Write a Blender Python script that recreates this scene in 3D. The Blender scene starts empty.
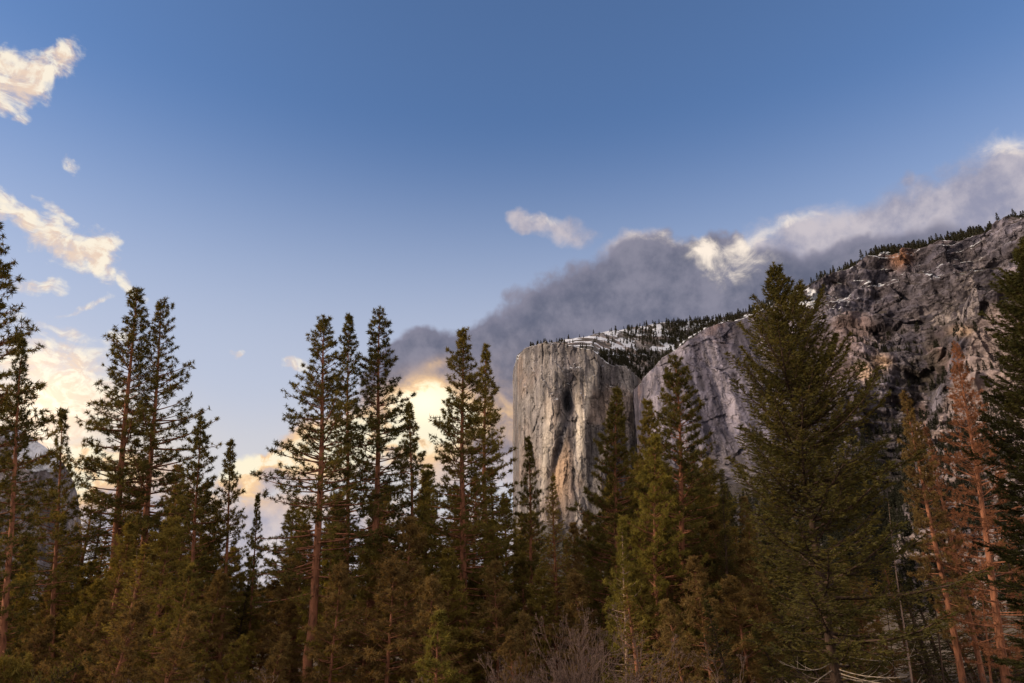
import bpy, math, random
import numpy as np
from mathutils import Vector, Matrix

sc = bpy.context.scene
COL = sc.collection
W, H, F = 1024, 683, 720.0
PITCH = math.radians(20.0)
CAM = np.array([0.0, 0.0, 1.7])
SUN_AZ, SUN_EL = math.radians(-98.0), math.radians(14.0)   # azimuth from +Y, positive to +X

# ------------------------------------------------------------------ camera
cam_d = bpy.data.cameras.new('camera')
cam = bpy.data.objects.new('camera', cam_d)
COL.objects.link(cam)
cam.location = CAM
cam.rotation_euler = (math.radians(90) + PITCH, 0, 0)
cam_d.sensor_width = 36.0
cam_d.lens = 36.0 * F / W
cam_d.clip_start = 0.1
cam_d.clip_end = 60000
sc.camera = cam
sc.render.resolution_x, sc.render.resolution_y = W, H
sc.view_settings.view_transform = 'Standard'
sc.view_settings.look = 'None'
sc.view_settings.gamma = 1.0
sc.view_settings.exposure = 0.4
sc.cycles.max_bounces = 6
sc.cycles.diffuse_bounces = 3
sc.cycles.transmission_bounces = 4
sc.cycles.transparent_max_bounces = 8
sc.cycles.glossy_bounces = 2

CP, SP = math.cos(PITCH), math.sin(PITCH)
def ray(x, y):
    """direction of the photograph's pixel (x, y), scalar or array"""
    x = np.asarray(x, float) - W / 2
    y = H / 2 - np.asarray(y, float)
    return np.stack([x, F * CP - y * SP, F * SP + y * CP], -1)
def at(x, y, Y):
    d = ray(x, y)
    return CAM + d * (np.asarray(Y, float) / d[..., 1])[..., None]
def azel(x, y):
    d = ray(x, y)
    return np.arctan2(d[..., 0], d[..., 1]), np.arctan2(d[..., 2], np.hypot(d[..., 0], d[..., 1]))

def tag(o, label=None, cat=None, group=None, kind=None):
    if label: o['label'] = label
    if cat: o['category'] = cat
    if group: o['group'] = group
    if kind: o['kind'] = kind
    return o

def mesh_np(name, verts, faces, mat=None, smooth=False, attr=None):
    """verts (n,3); faces (m,3|4) int; attr {name: (n,) or (n,3)}"""
    me = bpy.data.meshes.new(name)
    verts = np.asarray(verts, np.float32); faces = np.asarray(faces, np.int32)
    k = faces.shape[1]
    me.vertices.add(len(verts)); me.vertices.foreach_set('co', verts.ravel())
    me.loops.add(faces.size); me.loops.foreach_set('vertex_index', faces.ravel())
    me.polygons.add(len(faces))
    me.polygons.foreach_set('loop_start', np.arange(0, faces.size, k, dtype=np.int32))
    me.polygons.foreach_set('loop_total', np.full(len(faces), k, np.int32))
    if smooth: me.polygons.foreach_set('use_smooth', np.ones(len(faces), bool))
    me.update(calc_edges=True)
    for a, v in (attr or {}).items():
        v = np.asarray(v, np.float32)
        if v.ndim == 1:
            at_ = me.attributes.new(a, 'FLOAT', 'POINT'); at_.data.foreach_set('value', v)
        else:
            at_ = me.attributes.new(a, 'FLOAT_COLOR', 'POINT')
            at_.data.foreach_set('color', np.concatenate([v, np.ones((len(v), 1), np.float32)], 1).ravel())
    if mat: me.materials.append(mat)
    return me
def link(name, me, parent=None):
    o = bpy.data.objects.new(name, me); COL.objects.link(o)
    if parent: o.parent = parent
    return o

# ------------------------------------------------------------------ numpy gradient-ish noise
_rs = np.random.RandomState(7)
_TAB = _rs.rand(256, 256, 4).astype(np.float32)
_P = _rs.permutation(4096)
def vnoise(p):
    """value noise, p (...,3) -> 0..1"""
    i = np.floor(p).astype(np.int64); f = p - i
    f = f * f * f * (f * (f * 6 - 15) + 10)
    def h(ix, iy, iz):
        return _TAB.ravel()[(_P[(ix + _P[(iy + _P[iz & 4095]) & 4095]) & 4095] * 61 + ix * 7 + iy * 131 + iz * 17) & 262143]
    r = 0
    for dx in (0, 1):
        wx = f[..., 0] if dx else 1 - f[..., 0]
        for dy in (0, 1):
            wy = f[..., 1] if dy else 1 - f[..., 1]
            for dz in (0, 1):
                wz = f[..., 2] if dz else 1 - f[..., 2]
                r = r + wx * wy * wz * h(i[..., 0] + dx, i[..., 1] + dy, i[..., 2] + dz)
    return r
def fbm(p, o=5, g=0.5, lac=2.03):
    r, a, s = 0, 1.0, 0
    for k in range(o):
        r = r + a * vnoise(p + 37.1 * k); s += a; a *= g; p = p * lac
    return r / s
def ridged(p, o=5, g=0.5):
    r, a, s = 0, 1.0, 0
    for k in range(o):
        r = r + a * (1 - np.abs(2 * vnoise(p + 17.3 * k) - 1)); s += a; a *= g; p = p * 2.05
    return r / s
def facets(p, seed=0):
    """cell blocks: (random height of the cell, tilted plane inside it, closeness to the cell's edge)"""
    i = np.floor(p).astype(np.int64); best = np.full(p.shape[:-1], 9.0); sec = best.copy()
    hh = np.zeros(p.shape[:-1]); tl = np.zeros(p.shape[:-1])
    T = _TAB.reshape(-1, 4)
    for dx in (-1, 0, 1):
        for dy in (-1, 0, 1):
            for dz in (-1, 0, 1):
                c = i + [dx, dy, dz]
                k = _P[(c[..., 0] + _P[(c[..., 1] + _P[(c[..., 2] + seed) & 4095]) & 4095]) & 4095]
                r = T[(k * 13 + seed) & 65535]; r2 = T[(k * 29 + 7 + seed) & 65535]
                v = p - (c + r[..., :3]); d = (v * v).sum(-1)
                m = d < best
                sec = np.where(m, best, np.minimum(sec, d)); best = np.where(m, d, best)
                hh = np.where(m, r[..., 3], hh); tl = np.where(m, (v * (r2[..., :3] - .5)).sum(-1), tl)
    return hh, tl, np.sqrt(sec) - np.sqrt(best)
def sstep(a, b, x):
    t = np.clip((x - a) / (b - a), 0, 1); return t * t * (3 - 2 * t)

# ------------------------------------------------------------------ node helper
class NT:
    def __init__(s, tree): s.t = tree; s.n = tree.nodes; s.l = tree.links
    def node(s, typ, **kw):
        n = s.n.new(typ)
        for k, v in kw.items(): setattr(n, k, v)
        return n
    def put(s, sock, v):
        if isinstance(v, bpy.types.NodeSocket): s.l.new(v, sock)
        elif isinstance(v, (tuple, list)) and sock.type == 'RGBA' and len(v) == 3: sock.default_value = (*v, 1)
        else: sock.default_value = v
    def m(s, op, a, b=None, c=None, clamp=False):
        n = s.node('ShaderNodeMath', operation=op, use_clamp=clamp)
        for i, v in enumerate((a, b, c)):
            if v is not None: s.put(n.inputs[i], v)
        return n.outputs[0]
    def add(s, a, b): return s.m('ADD', a, b)
    def sub(s, a, b): return s.m('SUBTRACT', a, b)
    def mul(s, a, b): return s.m('MULTIPLY', a, b)
    def vm(s, op, a, b=None):
        n = s.node('ShaderNodeVectorMath', operation=op)
        s.put(n.inputs[0], a)
        if b is not None: s.put(n.inputs[1], b)
        return n.outputs['Value'] if op in ('DOT_PRODUCT', 'LENGTH') else n.outputs[0]
    def scale(s, a, k):
        n = s.node('ShaderNodeVectorMath', operation='SCALE'); s.put(n.inputs[0], a); s.put(n.inputs['Scale'], k); return n.outputs[0]
    def step(s, x, a, b, to0=0.0, to1=1.0, smooth=True):
        n = s.node('ShaderNodeMapRange', interpolation_type='SMOOTHSTEP' if smooth else 'LINEAR')
        s.put(n.inputs[0], x)
        for i, v in zip((1, 2, 3, 4), (a, b, to0, to1)): s.put(n.inputs[i], v)
        return n.outputs[0]
    def mix(s, f, a, b, blend='MIX'):
        n = s.node('ShaderNodeMix', data_type='RGBA', blend_type=blend, clamp_factor=True)
        s.put(n.inputs[0], f); s.put(n.inputs[6], a); s.put(n.inputs[7], b)
        return n.outputs[2]
    def noise(s, vec, scale, detail=5, rough=0.5, dist=0.0, color=False, **kw):
        n = s.node('ShaderNodeTexNoise', **kw)
        s.put(n.inputs['Vector'], vec); s.put(n.inputs['Scale'], scale); s.put(n.inputs['Detail'], float(detail))
        s.put(n.inputs['Roughness'], rough); s.put(n.inputs['Distortion'], dist)
        return n.outputs[1 if color else 0]
    def ramp(s, x, stops):
        n = s.node('ShaderNodeValToRGB'); e = n.color_ramp.elements
        for i, (p, c) in enumerate(stops):
            q = e[i] if i < 2 else e.new(p)
            q.position = p; q.color = (*c, 1)
        s.put(n.inputs[0], x); return n.outputs[0]
def lin(r, g, b):
    f = lambda c: (c / 255 / 12.92) if c / 255 <= 0.04045 else ((c / 255 + 0.055) / 1.055) ** 2.4
    return (f(r), f(g), f(b))
# ------------------------------------------------------------------ world: Nishita sky + procedural clouds by direction
wd = bpy.data.worlds.new('World'); sc.world = wd; wd.use_nodes = True
EXK = 2 ** -0.4
def LN(r, g, b): return tuple(c * EXK for c in lin(r, g, b))
wd.node_tree.nodes.clear()
w = NT(wd.node_tree)
sky = w.node('ShaderNodeTexSky', sky_type='NISHITA', sun_disc=False)
sky.sun_elevation = SUN_EL; sky.sun_rotation = SUN_AZ
sky.altitude = 1200; sky.air_density = 1.0; sky.dust_density = 0.6; sky.ozone_density = 2.0
skyc = w.mix(1.0, sky.outputs[0], (0.124, 0.135, 0.158), 'MULTIPLY')
tc = w.node('ShaderNodeTexCoord')
D = w.vm('NORMALIZE', tc.outputs['Generated'])
sx = w.node('ShaderNodeSeparateXYZ'); w.put(sx.inputs[0], D)
AZ = w.mul(w.m('ARCTAN2', sx.outputs[0], sx.outputs[1]), 57.29578)
EL = w.mul(w.m('ARCSINE', sx.outputs[2]), 57.29578)
cx = w.node('ShaderNodeCombineXYZ'); w.put(cx.inputs[0], AZ); w.put(cx.inputs[1], EL); cx.inputs[2].default_value = 1
P0 = cx.outputs[0]
# a gentle warp so that no blob keeps a clean ellipse
wn = w.noise(P0, 0.16, 4, 0.55, color=True)
Pw = w.vm('ADD', P0, w.vm('MULTIPLY', w.vm('SUBTRACT', wn, (0.5, 0.5, 0.5)), (7.0, 4.5, 0.0)))
def blob(P, x, y, rx, ry, rot=0.0):
    """1 in the middle, 0 on the ellipse, negative outside"""
    def ae(px, py):
        a, e = azel(px, py); return np.degrees([float(a), float(e)])
    c, s_ = math.cos(math.radians(rot)), math.sin(math.radians(rot))
    o = ae(x, y)
    u = ae(x + rx * c, y - rx * s_) - o; v = ae(x + ry * s_, y + ry * c) - o
    J = np.linalg.inv(np.array([u, v]).T)
    k = -J @ o
    a = w.vm('DOT_PRODUCT', P, (J[0, 0], J[0, 1], k[0])); b = w.vm('DOT_PRODUCT', P, (J[1, 0], J[1, 1], k[1]))
    return w.sub(1.0, w.m('MULTIPLY_ADD', a, a, w.mul(b, b)))
def field(P, bl, gain=None):
    r = None
    for b in bl:
        v = blob(P, *b[:5])
        if len(b) > 5: v = w.sub(v, 1.0 - b[5])
        r = v if r is None else w.m('MAXIMUM', r, v)
    return r
def glow(bl, P=P0):
    """sum of soft gaussians"""
    r = None
    for x, y, rx, ry, rot, k in bl:
        v = blob(P, x, y, rx, ry, rot)
        g = w.mul(w.m('EXPONENT', w.sub(v, 1.0)), k)
        r = g if r is None else w.add(r, g)
    return r
# --- noises
nA = w.noise(P0, 0.20, 7, 0.60)                                   # big billows
sq = w.vm('MULTIPLY', P0, (1.0, 1.5, 1.0))
nB = w.noise(w.vm('ADD', sq, w.scale(wn, 3.0)), 0.38, 8, 0.64, 0.5)  # ragged wisps
nB2 = w.noise(w.vm('ADD', w.vm('ADD', sq, w.scale(wn, 3.0)), (0.35, 0.45, 0)), 0.38, 8, 0.64, 0.5)
nC = w.noise(P0, 1.1, 6, 0.6)
streak = w.noise(w.vm('ADD', w.vm('MULTIPLY', P0, (0.35, 1.6, 1.0)), w.scale(wn, 2.2)), 0.55, 7, 0.62, 0.3)

# --- grey bank over the cliff and towards the right
bank = field(Pw, [
    (650, 312, 128, 66, 12), (565, 356, 122, 64, 27), (480, 375, 100, 50, 26), (705, 285, 85, 52, 0),
    (425, 372, 66, 40, 25), (500, 400, 90, 50, 10), (755, 310, 80, 60, 10), (590, 400, 140, 60, 0), (850, 300, 160, 50, 15)])
bankF = w.add(w.add(bank, 0.38), w.mul(w.sub(nA, 0.5), 1.1))
bankA = w.step(w.add(bankF, w.mul(w.sub(nC, 0.5), 0.35)), -0.02, 0.42)
veil = field(Pw, [
    (800, 275, 110, 62, 18), (900, 250, 120, 62, 20), (1010, 208, 110, 70, 20), (1120, 170, 140, 90, 10),
    (735, 265, 40, 30, 0, .8), (560, 228, 60, 18, -8, .42), (530, 222, 20, 13, 20, .6), (905, 190, 26, 22, 20, .5), (660, 250, 70, 22, 0, .8), (1060, 60, 60, 50, 0, .4)])
veilA = w.step(w.add(w.add(veil, 0.12), w.add(w.mul(w.sub(nA, 0.5), 1.1), w.mul(w.sub(nB, 0.5), 0.8))), -0.1, 0.75, 0, 0.9)
# --- ragged sunlit clouds at the left
wl = field(Pw, [
    (15, 78, 40, 38, 20), (42, 62, 42, 26, 30), (2, 105, 25, 34, 60), (75, 165, 12, 8, 0, .6),
    (22, 215, 34, 14, -35), (62, 240, 48, 26, -25), (100, 252, 34, 24, -50), (142, 283, 26, 11, -35, .85), (30, 278, 44, 11, 8, .7), (60, 320, 46, 12, -10, .6), (60, 212, 30, 10, -30, .6), (20, 128, 18, 12, 0, .5), (80, 298, 40, 5, 12, .5),
    (48, 360, 74, 46, -12, .95), (50, 405, 78, 52, 20, 1.15), (10, 335, 45, 20, 0, .7), (295, 363, 22, 6, 8, .55), (235, 360, 10, 6, 0, .5), (120, 330, 30, 18, 0, .4)])
wisp = w.add(w.add(w.mul(w.sub(nB, 0.5), 2.6), w.mul(w.sub(nC, 0.5), 1.2)), w.mul(w.sub(streak, 0.5), 1.4))
wlA = w.step(w.add(wl, wisp), -0.05, 1.15)
# --- low cloud deck near the horizon, lit from behind
low = field(Pw, [
    (270, 470, 62, 24, 14), (330, 450, 70, 40, 25), (400, 405, 60, 55, 45), (450, 440, 80, 60, 0), (260, 540, 120, 60, 0),
    (60, 480, 120, 50, 0), (500, 430, 60, 60, 0), (160, 520, 160, 50, 0, .8), (400, 560, 260, 60, 0)])
lowA = w.step(w.add(low, w.add(w.mul(w.sub(nA, 0.5), 1.3), w.mul(w.sub(nB, 0.5), 0.8))), -0.05, 0.5)
# --- added warm cloud outside the view, brightened to fill light on the trees
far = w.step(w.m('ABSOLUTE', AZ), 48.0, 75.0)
fillA = w.mul(w.mul(w.step(nB, 0.40, 0.56), far), w.step(EL, 2.0, 14.0))

# --- light on the clouds
lit = glow([(700, 246, 13, 16, -20, 1.25), (748, 238, 26, 9, 22, .85), (782, 222, 20, 8, 20, 1.1), (806, 213, 12, 6, 10, .9), (750, 262, 50, 22, 0, .35), (655, 238, 40, 6, 8, .35), (1012, 138, 32, 16, 12, 1.5),
            (545, 216, 18, 9, 20, .7), (905, 185, 20, 16, 30, .35), (945, 195, 14, 10, 0, .25), (640, 236, 60, 9, 10, .30), (740, 262, 40, 30, 0, .35)], Pw)
relief = w.mul(w.sub(nB, nB2), 2.6)
litn = w.step(w.add(w.add(lit, w.mul(relief, .4)), w.mul(w.sub(nB, 0.5), 1.7)), 0.15, 1.5)
litn = w.mul(litn, w.step(lit, 0.12, 0.5))
hot = glow([(425, 400, 30, 20, 0, 1.6), (400, 434, 72, 30, 10, 1.2), (475, 425, 50, 30, 0, .55), (437, 363, 14, 6, 20, .4), (270, 462, 40, 16, 12, 1.1), (335, 440, 46, 26, 25, .6), (370, 440, 60, 30, 0, .5),
            (30, 420, 85, 55, 0, 1.2), (90, 470, 60, 40, 0, 1.1), (235, 475, 30, 30, 0, .8), (545, 400, 80, 45, 0, .16), (400, 500, 250, 30, 0, .35)])
hotn = w.mul(hot, w.step(w.add(w.mul(nA, 0.5), w.mul(nB, 0.5)), 0.36, 0.60, 0.25, 1.3))
greyv = w.step(w.add(nA, w.mul(w.sub(nC, 0.5), 0.3)), 0.3, 0.7)
grey = w.mix(greyv, LN(98, 103, 124), LN(138, 137, 154))
mauve = w.mix(greyv, LN(148, 147, 168), LN(206, 196, 200))
rim = w.step(bankF, 0.0, 0.8, 1.0, 0.0)
grey = w.mix(w.mul(rim, 0.55), grey, LN(150, 146, 165))
warmw = LN(255, 240, 224)
def addglow(col, f, c):
    return w.mix(w.m('MINIMUM', f, 1.0), col, c)
hotc = w.mix(w.step(hotn, 0.6, 1.3), LN(255, 208, 150), LN(255, 244, 215))
hotc = w.mix(w.step(hotn, 0.0, 0.7), LN(228, 190, 160), hotc)
# haze of light in the clear sky round the hidden sun
halo = glow([(400, 440, 230, 90, 0, .5), (30, 430, 150, 110, 0, .75), (250, 540, 600, 130, 0, .5), (560, 380, 160, 70, 0, .2)])
c = w.mix(w.m('MINIMUM', halo, 0.85), skyc, w.mix(w.step(halo, 0.3, 1.0), LN(205, 203, 212), LN(250, 226, 190)))
lowsky = w.mul(w.step(EL, 38.0, 8.0), 0.92)
c = w.mix(w.mul(lowsky, w.sub(1.0, w.mul(w.m('MINIMUM', halo, 0.85), .7))), c, LN(208, 210, 220))
c = w.mix(fillA, c, (1.65, 1.30, 1.02))
vcol = w.mix(w.m('MINIMUM', litn, 1.0, clamp=True), mauve, warmw)
c = w.mix(veilA, c, vcol)
lowcol = w.mix(greyv, LN(168, 168, 186), LN(222, 212, 212))
lowcol = w.mix(w.m('MINIMUM', w.mul(hotn, 1.15), 1.0), lowcol, hotc)
c = w.mix(lowA, c, lowcol)
bcol = w.mix(w.m('MINIMUM', litn, 1.0, clamp=True), grey, warmw)
bcol = w.mix(w.m('MINIMUM', w.mul(hotn, 1.0), 1.0), bcol, hotc)
c = w.mix(bankA, c, bcol)
wcol = w.mix(w.step(w.add(nB, relief), 0.3, 0.75), LN(238, 212, 190), LN(255, 243, 222))
c = w.mix(w.mul(wlA, 0.96), c, wcol)
# the glow of the low sun itself
c = w.mix(1.0, c, w.mix(w.m('MINIMUM', glow([(424, 402, 26, 18, 0, .3), (35, 405, 55, 45, 0, .35)]), 1.0), (0, 0, 0), (1.0, 0.72, 0.42)), 'ADD')
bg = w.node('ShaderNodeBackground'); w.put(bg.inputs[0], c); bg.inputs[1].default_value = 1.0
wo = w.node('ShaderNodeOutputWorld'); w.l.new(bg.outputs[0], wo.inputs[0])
wd.cycles.sampling_method = 'MANUAL'; wd.cycles.sample_map_resolution = 512

# sun
sd = bpy.data.lights.new('sun', 'SUN'); sd.energy = 3.6; sd.angle = math.radians(9.0); sd.color = (1.0, 0.76, 0.52)
so = bpy.data.objects.new('sun', sd); COL.objects.link(so)
sdir = Vector((math.sin(SUN_AZ) * math.cos(SUN_EL), math.cos(SUN_AZ) * math.cos(SUN_EL), math.sin(SUN_EL)))
so.rotation_euler = sdir.to_track_quat('Z', 'Y').to_euler(); so.location = sdir * 200
# ------------------------------------------------------------------ rock material
def rock_material():
    m = bpy.data.materials.new('granite'); m.use_nodes = True; t = NT(m.node_tree); t.n.clear()
    at_ = t.node('ShaderNodeAttribute', attribute_name='rock')
    tc = t.node('ShaderNodeTexCoord'); ob = tc.outputs['Object']
    st = t.vm('MULTIPLY', ob, (1.0, 1.0, 0.28))
    n1 = t.noise(st, 0.035, 6, 0.62); n2 = t.noise(ob, 0.02, 8, 0.62); n3 = t.noise(st, 0.11, 4, 0.6)
    k = t.add(t.add(t.mul(t.step(n1, 0.3, 0.7), 0.55), t.mul(t.step(n2, 0.3, 0.7), 0.45)), t.mul(t.sub(n3, 0.5), 0.4))
    c = t.mix(1.0, at_.outputs['Color'], t.ramp(k, [(0.0, (0.55, 0.55, 0.58)), (1.0, (1.45, 1.42, 1.38))]), 'MULTIPLY')
    wv = t.scale(t.noise(ob, 0.03, 3, .6, color=True), 22.0)
    vo = t.node('ShaderNodeTexVoronoi', feature='DISTANCE_TO_EDGE'); vo.inputs['Scale'].default_value = 0.030
    t.put(vo.inputs['Vector'], t.vm('ADD', t.vm('MULTIPLY', ob, (1.0, .6, .38)), wv))
    vp = t.node('ShaderNodeTexVoronoi', feature='DISTANCE_TO_EDGE'); vp.inputs['Scale'].default_value = 0.075
    t.put(vp.inputs['Vector'], t.vm('ADD', t.vm('MULTIPLY', ob, (.7, .6, 1.0)), wv))
    crk = t.mul(t.step(vo.outputs['Distance'], 0.0, 0.07, 0.42, 1.0), t.step(vp.outputs['Distance'], 0.0, 0.08, 0.66, 1.0))
    crk = t.add(t.mul(t.sub(crk, 1.0), t.step(n2, .40, .56)), 1.0)
    c = t.mix(1.0, c, crk, 'MULTIPLY')
    sn = t.node('ShaderNodeAttribute', attribute_name='snow')
    sf = t.step(t.add(sn.outputs['Fac'], t.mul(t.sub(n2, 0.5), 0.9)), 0.44, 0.56)
    c = t.mix(sf, c, (0.50, 0.54, 0.62))
    b = t.node('ShaderNodeBsdfPrincipled'); t.put(b.inputs['Base Color'], c); b.inputs['Roughness'].default_value = 0.9
    b.inputs['Specular IOR Level'].default_value = 0.15
    bp = t.node('ShaderNodeBump'); bp.inputs['Strength'].default_value = 0.9; bp.inputs['Distance'].default_value = 14.0
    t.put(bp.inputs['Height'], t.add(t.add(t.mul(n1, 0.7), n2), t.mul(crk, .35))); t.l.new(bp.outputs[0], b.inputs['Normal'])
    o = t.node('ShaderNodeOutputMaterial'); t.l.new(b.outputs[0], o.inputs[0])
    return m
ROCK = rock_material()

def poly(pts, xs):
    p = np.array(pts, float); return np.interp(xs, p[:, 0], p[:, 1])
def gauss(x, y, cx, cy, rx, ry, rot=0.0):
    c, s = math.cos(math.radians(rot)), math.sin(math.radians(rot))
    dx, dy = x - cx, y - cy
    u = (dx * c - dy * s) / rx; v = (dx * s + dy * c) / ry
    return np.exp(-(u * u + v * v))
def to_px(p):
    q = p - CAM
    dep = q[..., 1] * CP + q[..., 2] * SP; up = -q[..., 1] * SP + q[..., 2] * CP
    return W / 2 + F * q[..., 0] / dep, H / 2 - F * up / dep
def grid_faces(nr, nc):
    i = np.arange(nr * nc).reshape(nr, nc)
    return np.stack([i[:-1, :-1], i[:-1, 1:], i[1:, 1:], i[1:, :-1]], -1).reshape(-1, 4)
def grid_normal(P):
    n = np.cross(np.gradient(P, axis=1), np.gradient(P, axis=0))
    n /= np.linalg.norm(n, axis=-1, keepdims=True) + 1e-9
    return n

def formation(name, xs, rim, D, sky, back, wall, relief, colour, kind='structure', snowf=None, nh=300, nt=90, lump=None):
    """a rock massif: one vertical profile per bearing, from the valley floor up the wall to the rim,
    over the plateau to its skyline and down behind"""
    rimy = poly(rim, xs); skyy = poly(sky, xs) if sky else rimy - 1
    az, el = azel(xs, rimy); Dr = poly(D, xs)
    zr = Dr * np.tan(el) + CAM[2]
    Db = Dr + poly(back, xs)
    az2, el2 = azel(xs, np.minimum(skyy, rimy - 1))
    zs = np.maximum(Db * np.tan(el2) + CAM[2], zr + 2)
    h = np.linspace(0, 1, nh)[:, None] ** 0.85
    r1 = wall(h, Dr[None, :], xs[None, :]); z1 = -9 + h * (zr[None, :] + 9)
    t = np.linspace(0, 1, nt + 1)[1:, None]
    r2 = Dr + (Db - Dr) * t; z2 = zr + (zs - zr) * (t ** 1.1)
    t3 = np.linspace(0, 1, 25)[1:, None]
    r3 = Db + 2500 * t3; z3 = zs - (zs + 9) * t3 ** 1.4
    r = np.concatenate([r1, r2, r3]); z = np.concatenate([z1, z2, z3])
    A = np.broadcast_to(az[None, :], r.shape)
    P = np.stack([np.sin(A) * r, np.cos(A) * r, z], -1)
    X, Y = to_px(P)
    w = np.concatenate([np.clip(h / 0.1, 0, 1) * np.ones_like(r1), np.ones_like(r2) * np.maximum(0.12, 1 - t * 6), np.zeros_like(r3) + 0.1])
    off = relief(P, X, Y) * w
    radial = np.stack([np.sin(A), np.cos(A), 0 * A], -1)
    P = P + radial * off[..., None]
    sh = 12.0 * (fbm(np.stack([z / 70, z / 300, A * 40], -1), 4) - .5)
    P = P + np.stack([np.cos(A), -np.sin(A), 0 * A], -1) * (sh * w)[..., None]
    if lump is not None: P[..., 2] += lump(P, X, Y) * np.concatenate([np.clip((h - 0.9) / 0.1, 0, 1) * np.ones_like(r1), np.ones_like(r2), np.ones_like(r3)])
    N = grid_normal(P)
    if N[nh // 2, :, 1].mean() > 0: N = -N
    region = np.concatenate([np.zeros_like(r1), np.ones_like(r2), 2 * np.ones_like(r3)])
    X, Y = to_px(P)
    colr, snow = colour(P, X, Y, N, region, h)
    nr, nc = r.shape
    me = mesh_np(name, P.reshape(-1, 3), grid_faces(nr, nc), ROCK, smooth=True,
                 attr={'rock': colr.reshape(-1, 3), 'snow': snow.ravel()})
    o = link(name, me); tag(o, kind=kind)
    return o, P, N, region, X, Y

def mixc(a, b, f):
    return a * (1 - f[..., None]) + np.asarray(b) * f[..., None]

# ------------------------------------------------------------------ the granite prow
xsA = np.concatenate([np.linspace(513, 517, 16)[:-1], np.linspace(517, 660, 240), np.linspace(661, 760, 60)])
def wallA(h, D, x):
    return D - 170 * (1 - h) ** 1.3 - 900 * np.clip((0.30 - h) / 0.30, 0, 1) ** 1.2 - 14 * np.sin(h * 7 + x * .05)
def reliefA(P, X, Y):
    q = P / 1000.0
    g = P[..., 0]
    rib = fbm(np.stack([P[..., 0] / 55, P[..., 1] / 420, P[..., 2] / 620], -1), 5, 0.55)
    blk = ridged(np.stack([P[..., 0] / 170 + P[..., 2] / 500, P[..., 1] / 400, P[..., 2] / 260], -1), 5, 0.5)
    fine = fbm(np.stack([P[..., 0] / 16, P[..., 1] / 60, P[..., 2] / 90], -1), 3, 0.55)
    r = -50 * (rib - 0.5) - 42 * (blk - 0.5) - 16 * (fine - .5)
    hh, tl, ed = facets(np.stack([P[..., 0] / 52 + .3 * P[..., 2] / 130, P[..., 1] / 90, P[..., 2] / 135], -1) + .35 * fbm(P / 60, 3)[..., None], 3)
    r += 11 * (hh - .5) + 20 * tl + 3 * sstep(.08, 0, ed)
    hh, tl, ed = facets(np.stack([P[..., 0] / 20, P[..., 1] / 40, P[..., 2] / 44], -1) + .4 * fbm(P / 25, 3)[..., None], 5)
    r += 4 * (hh - .5) + 9 * tl
    r += 60 * (fbm(np.stack([P[..., 0] / 150 + P[..., 2] / 600, P[..., 1] / 500, P[..., 2] / 420], -1) + 5, 4, .5) - .5) * 2
    r += 95 * gauss(X, Y, 568, 402, 5.5, 12)                      # the dark alcove
    r += 40 * gauss(X, Y, 560, 450, 4, 28, -14)                   # the groove below it
    r -= 30 * gauss(X, Y, 583, 425, 6, 45, 4)
    r -= 46 * gauss(X, Y, 545, 430, 22, 90, 0)
    r += 42 * gauss(X, Y, 598, 430, 8, 70, -8)
    r -= 60 * gauss(X, Y, 625, 430, 22, 60, 10)
    r += 60 * gauss(X, Y, 640, 385, 16, 14, 0)
    return r
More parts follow.
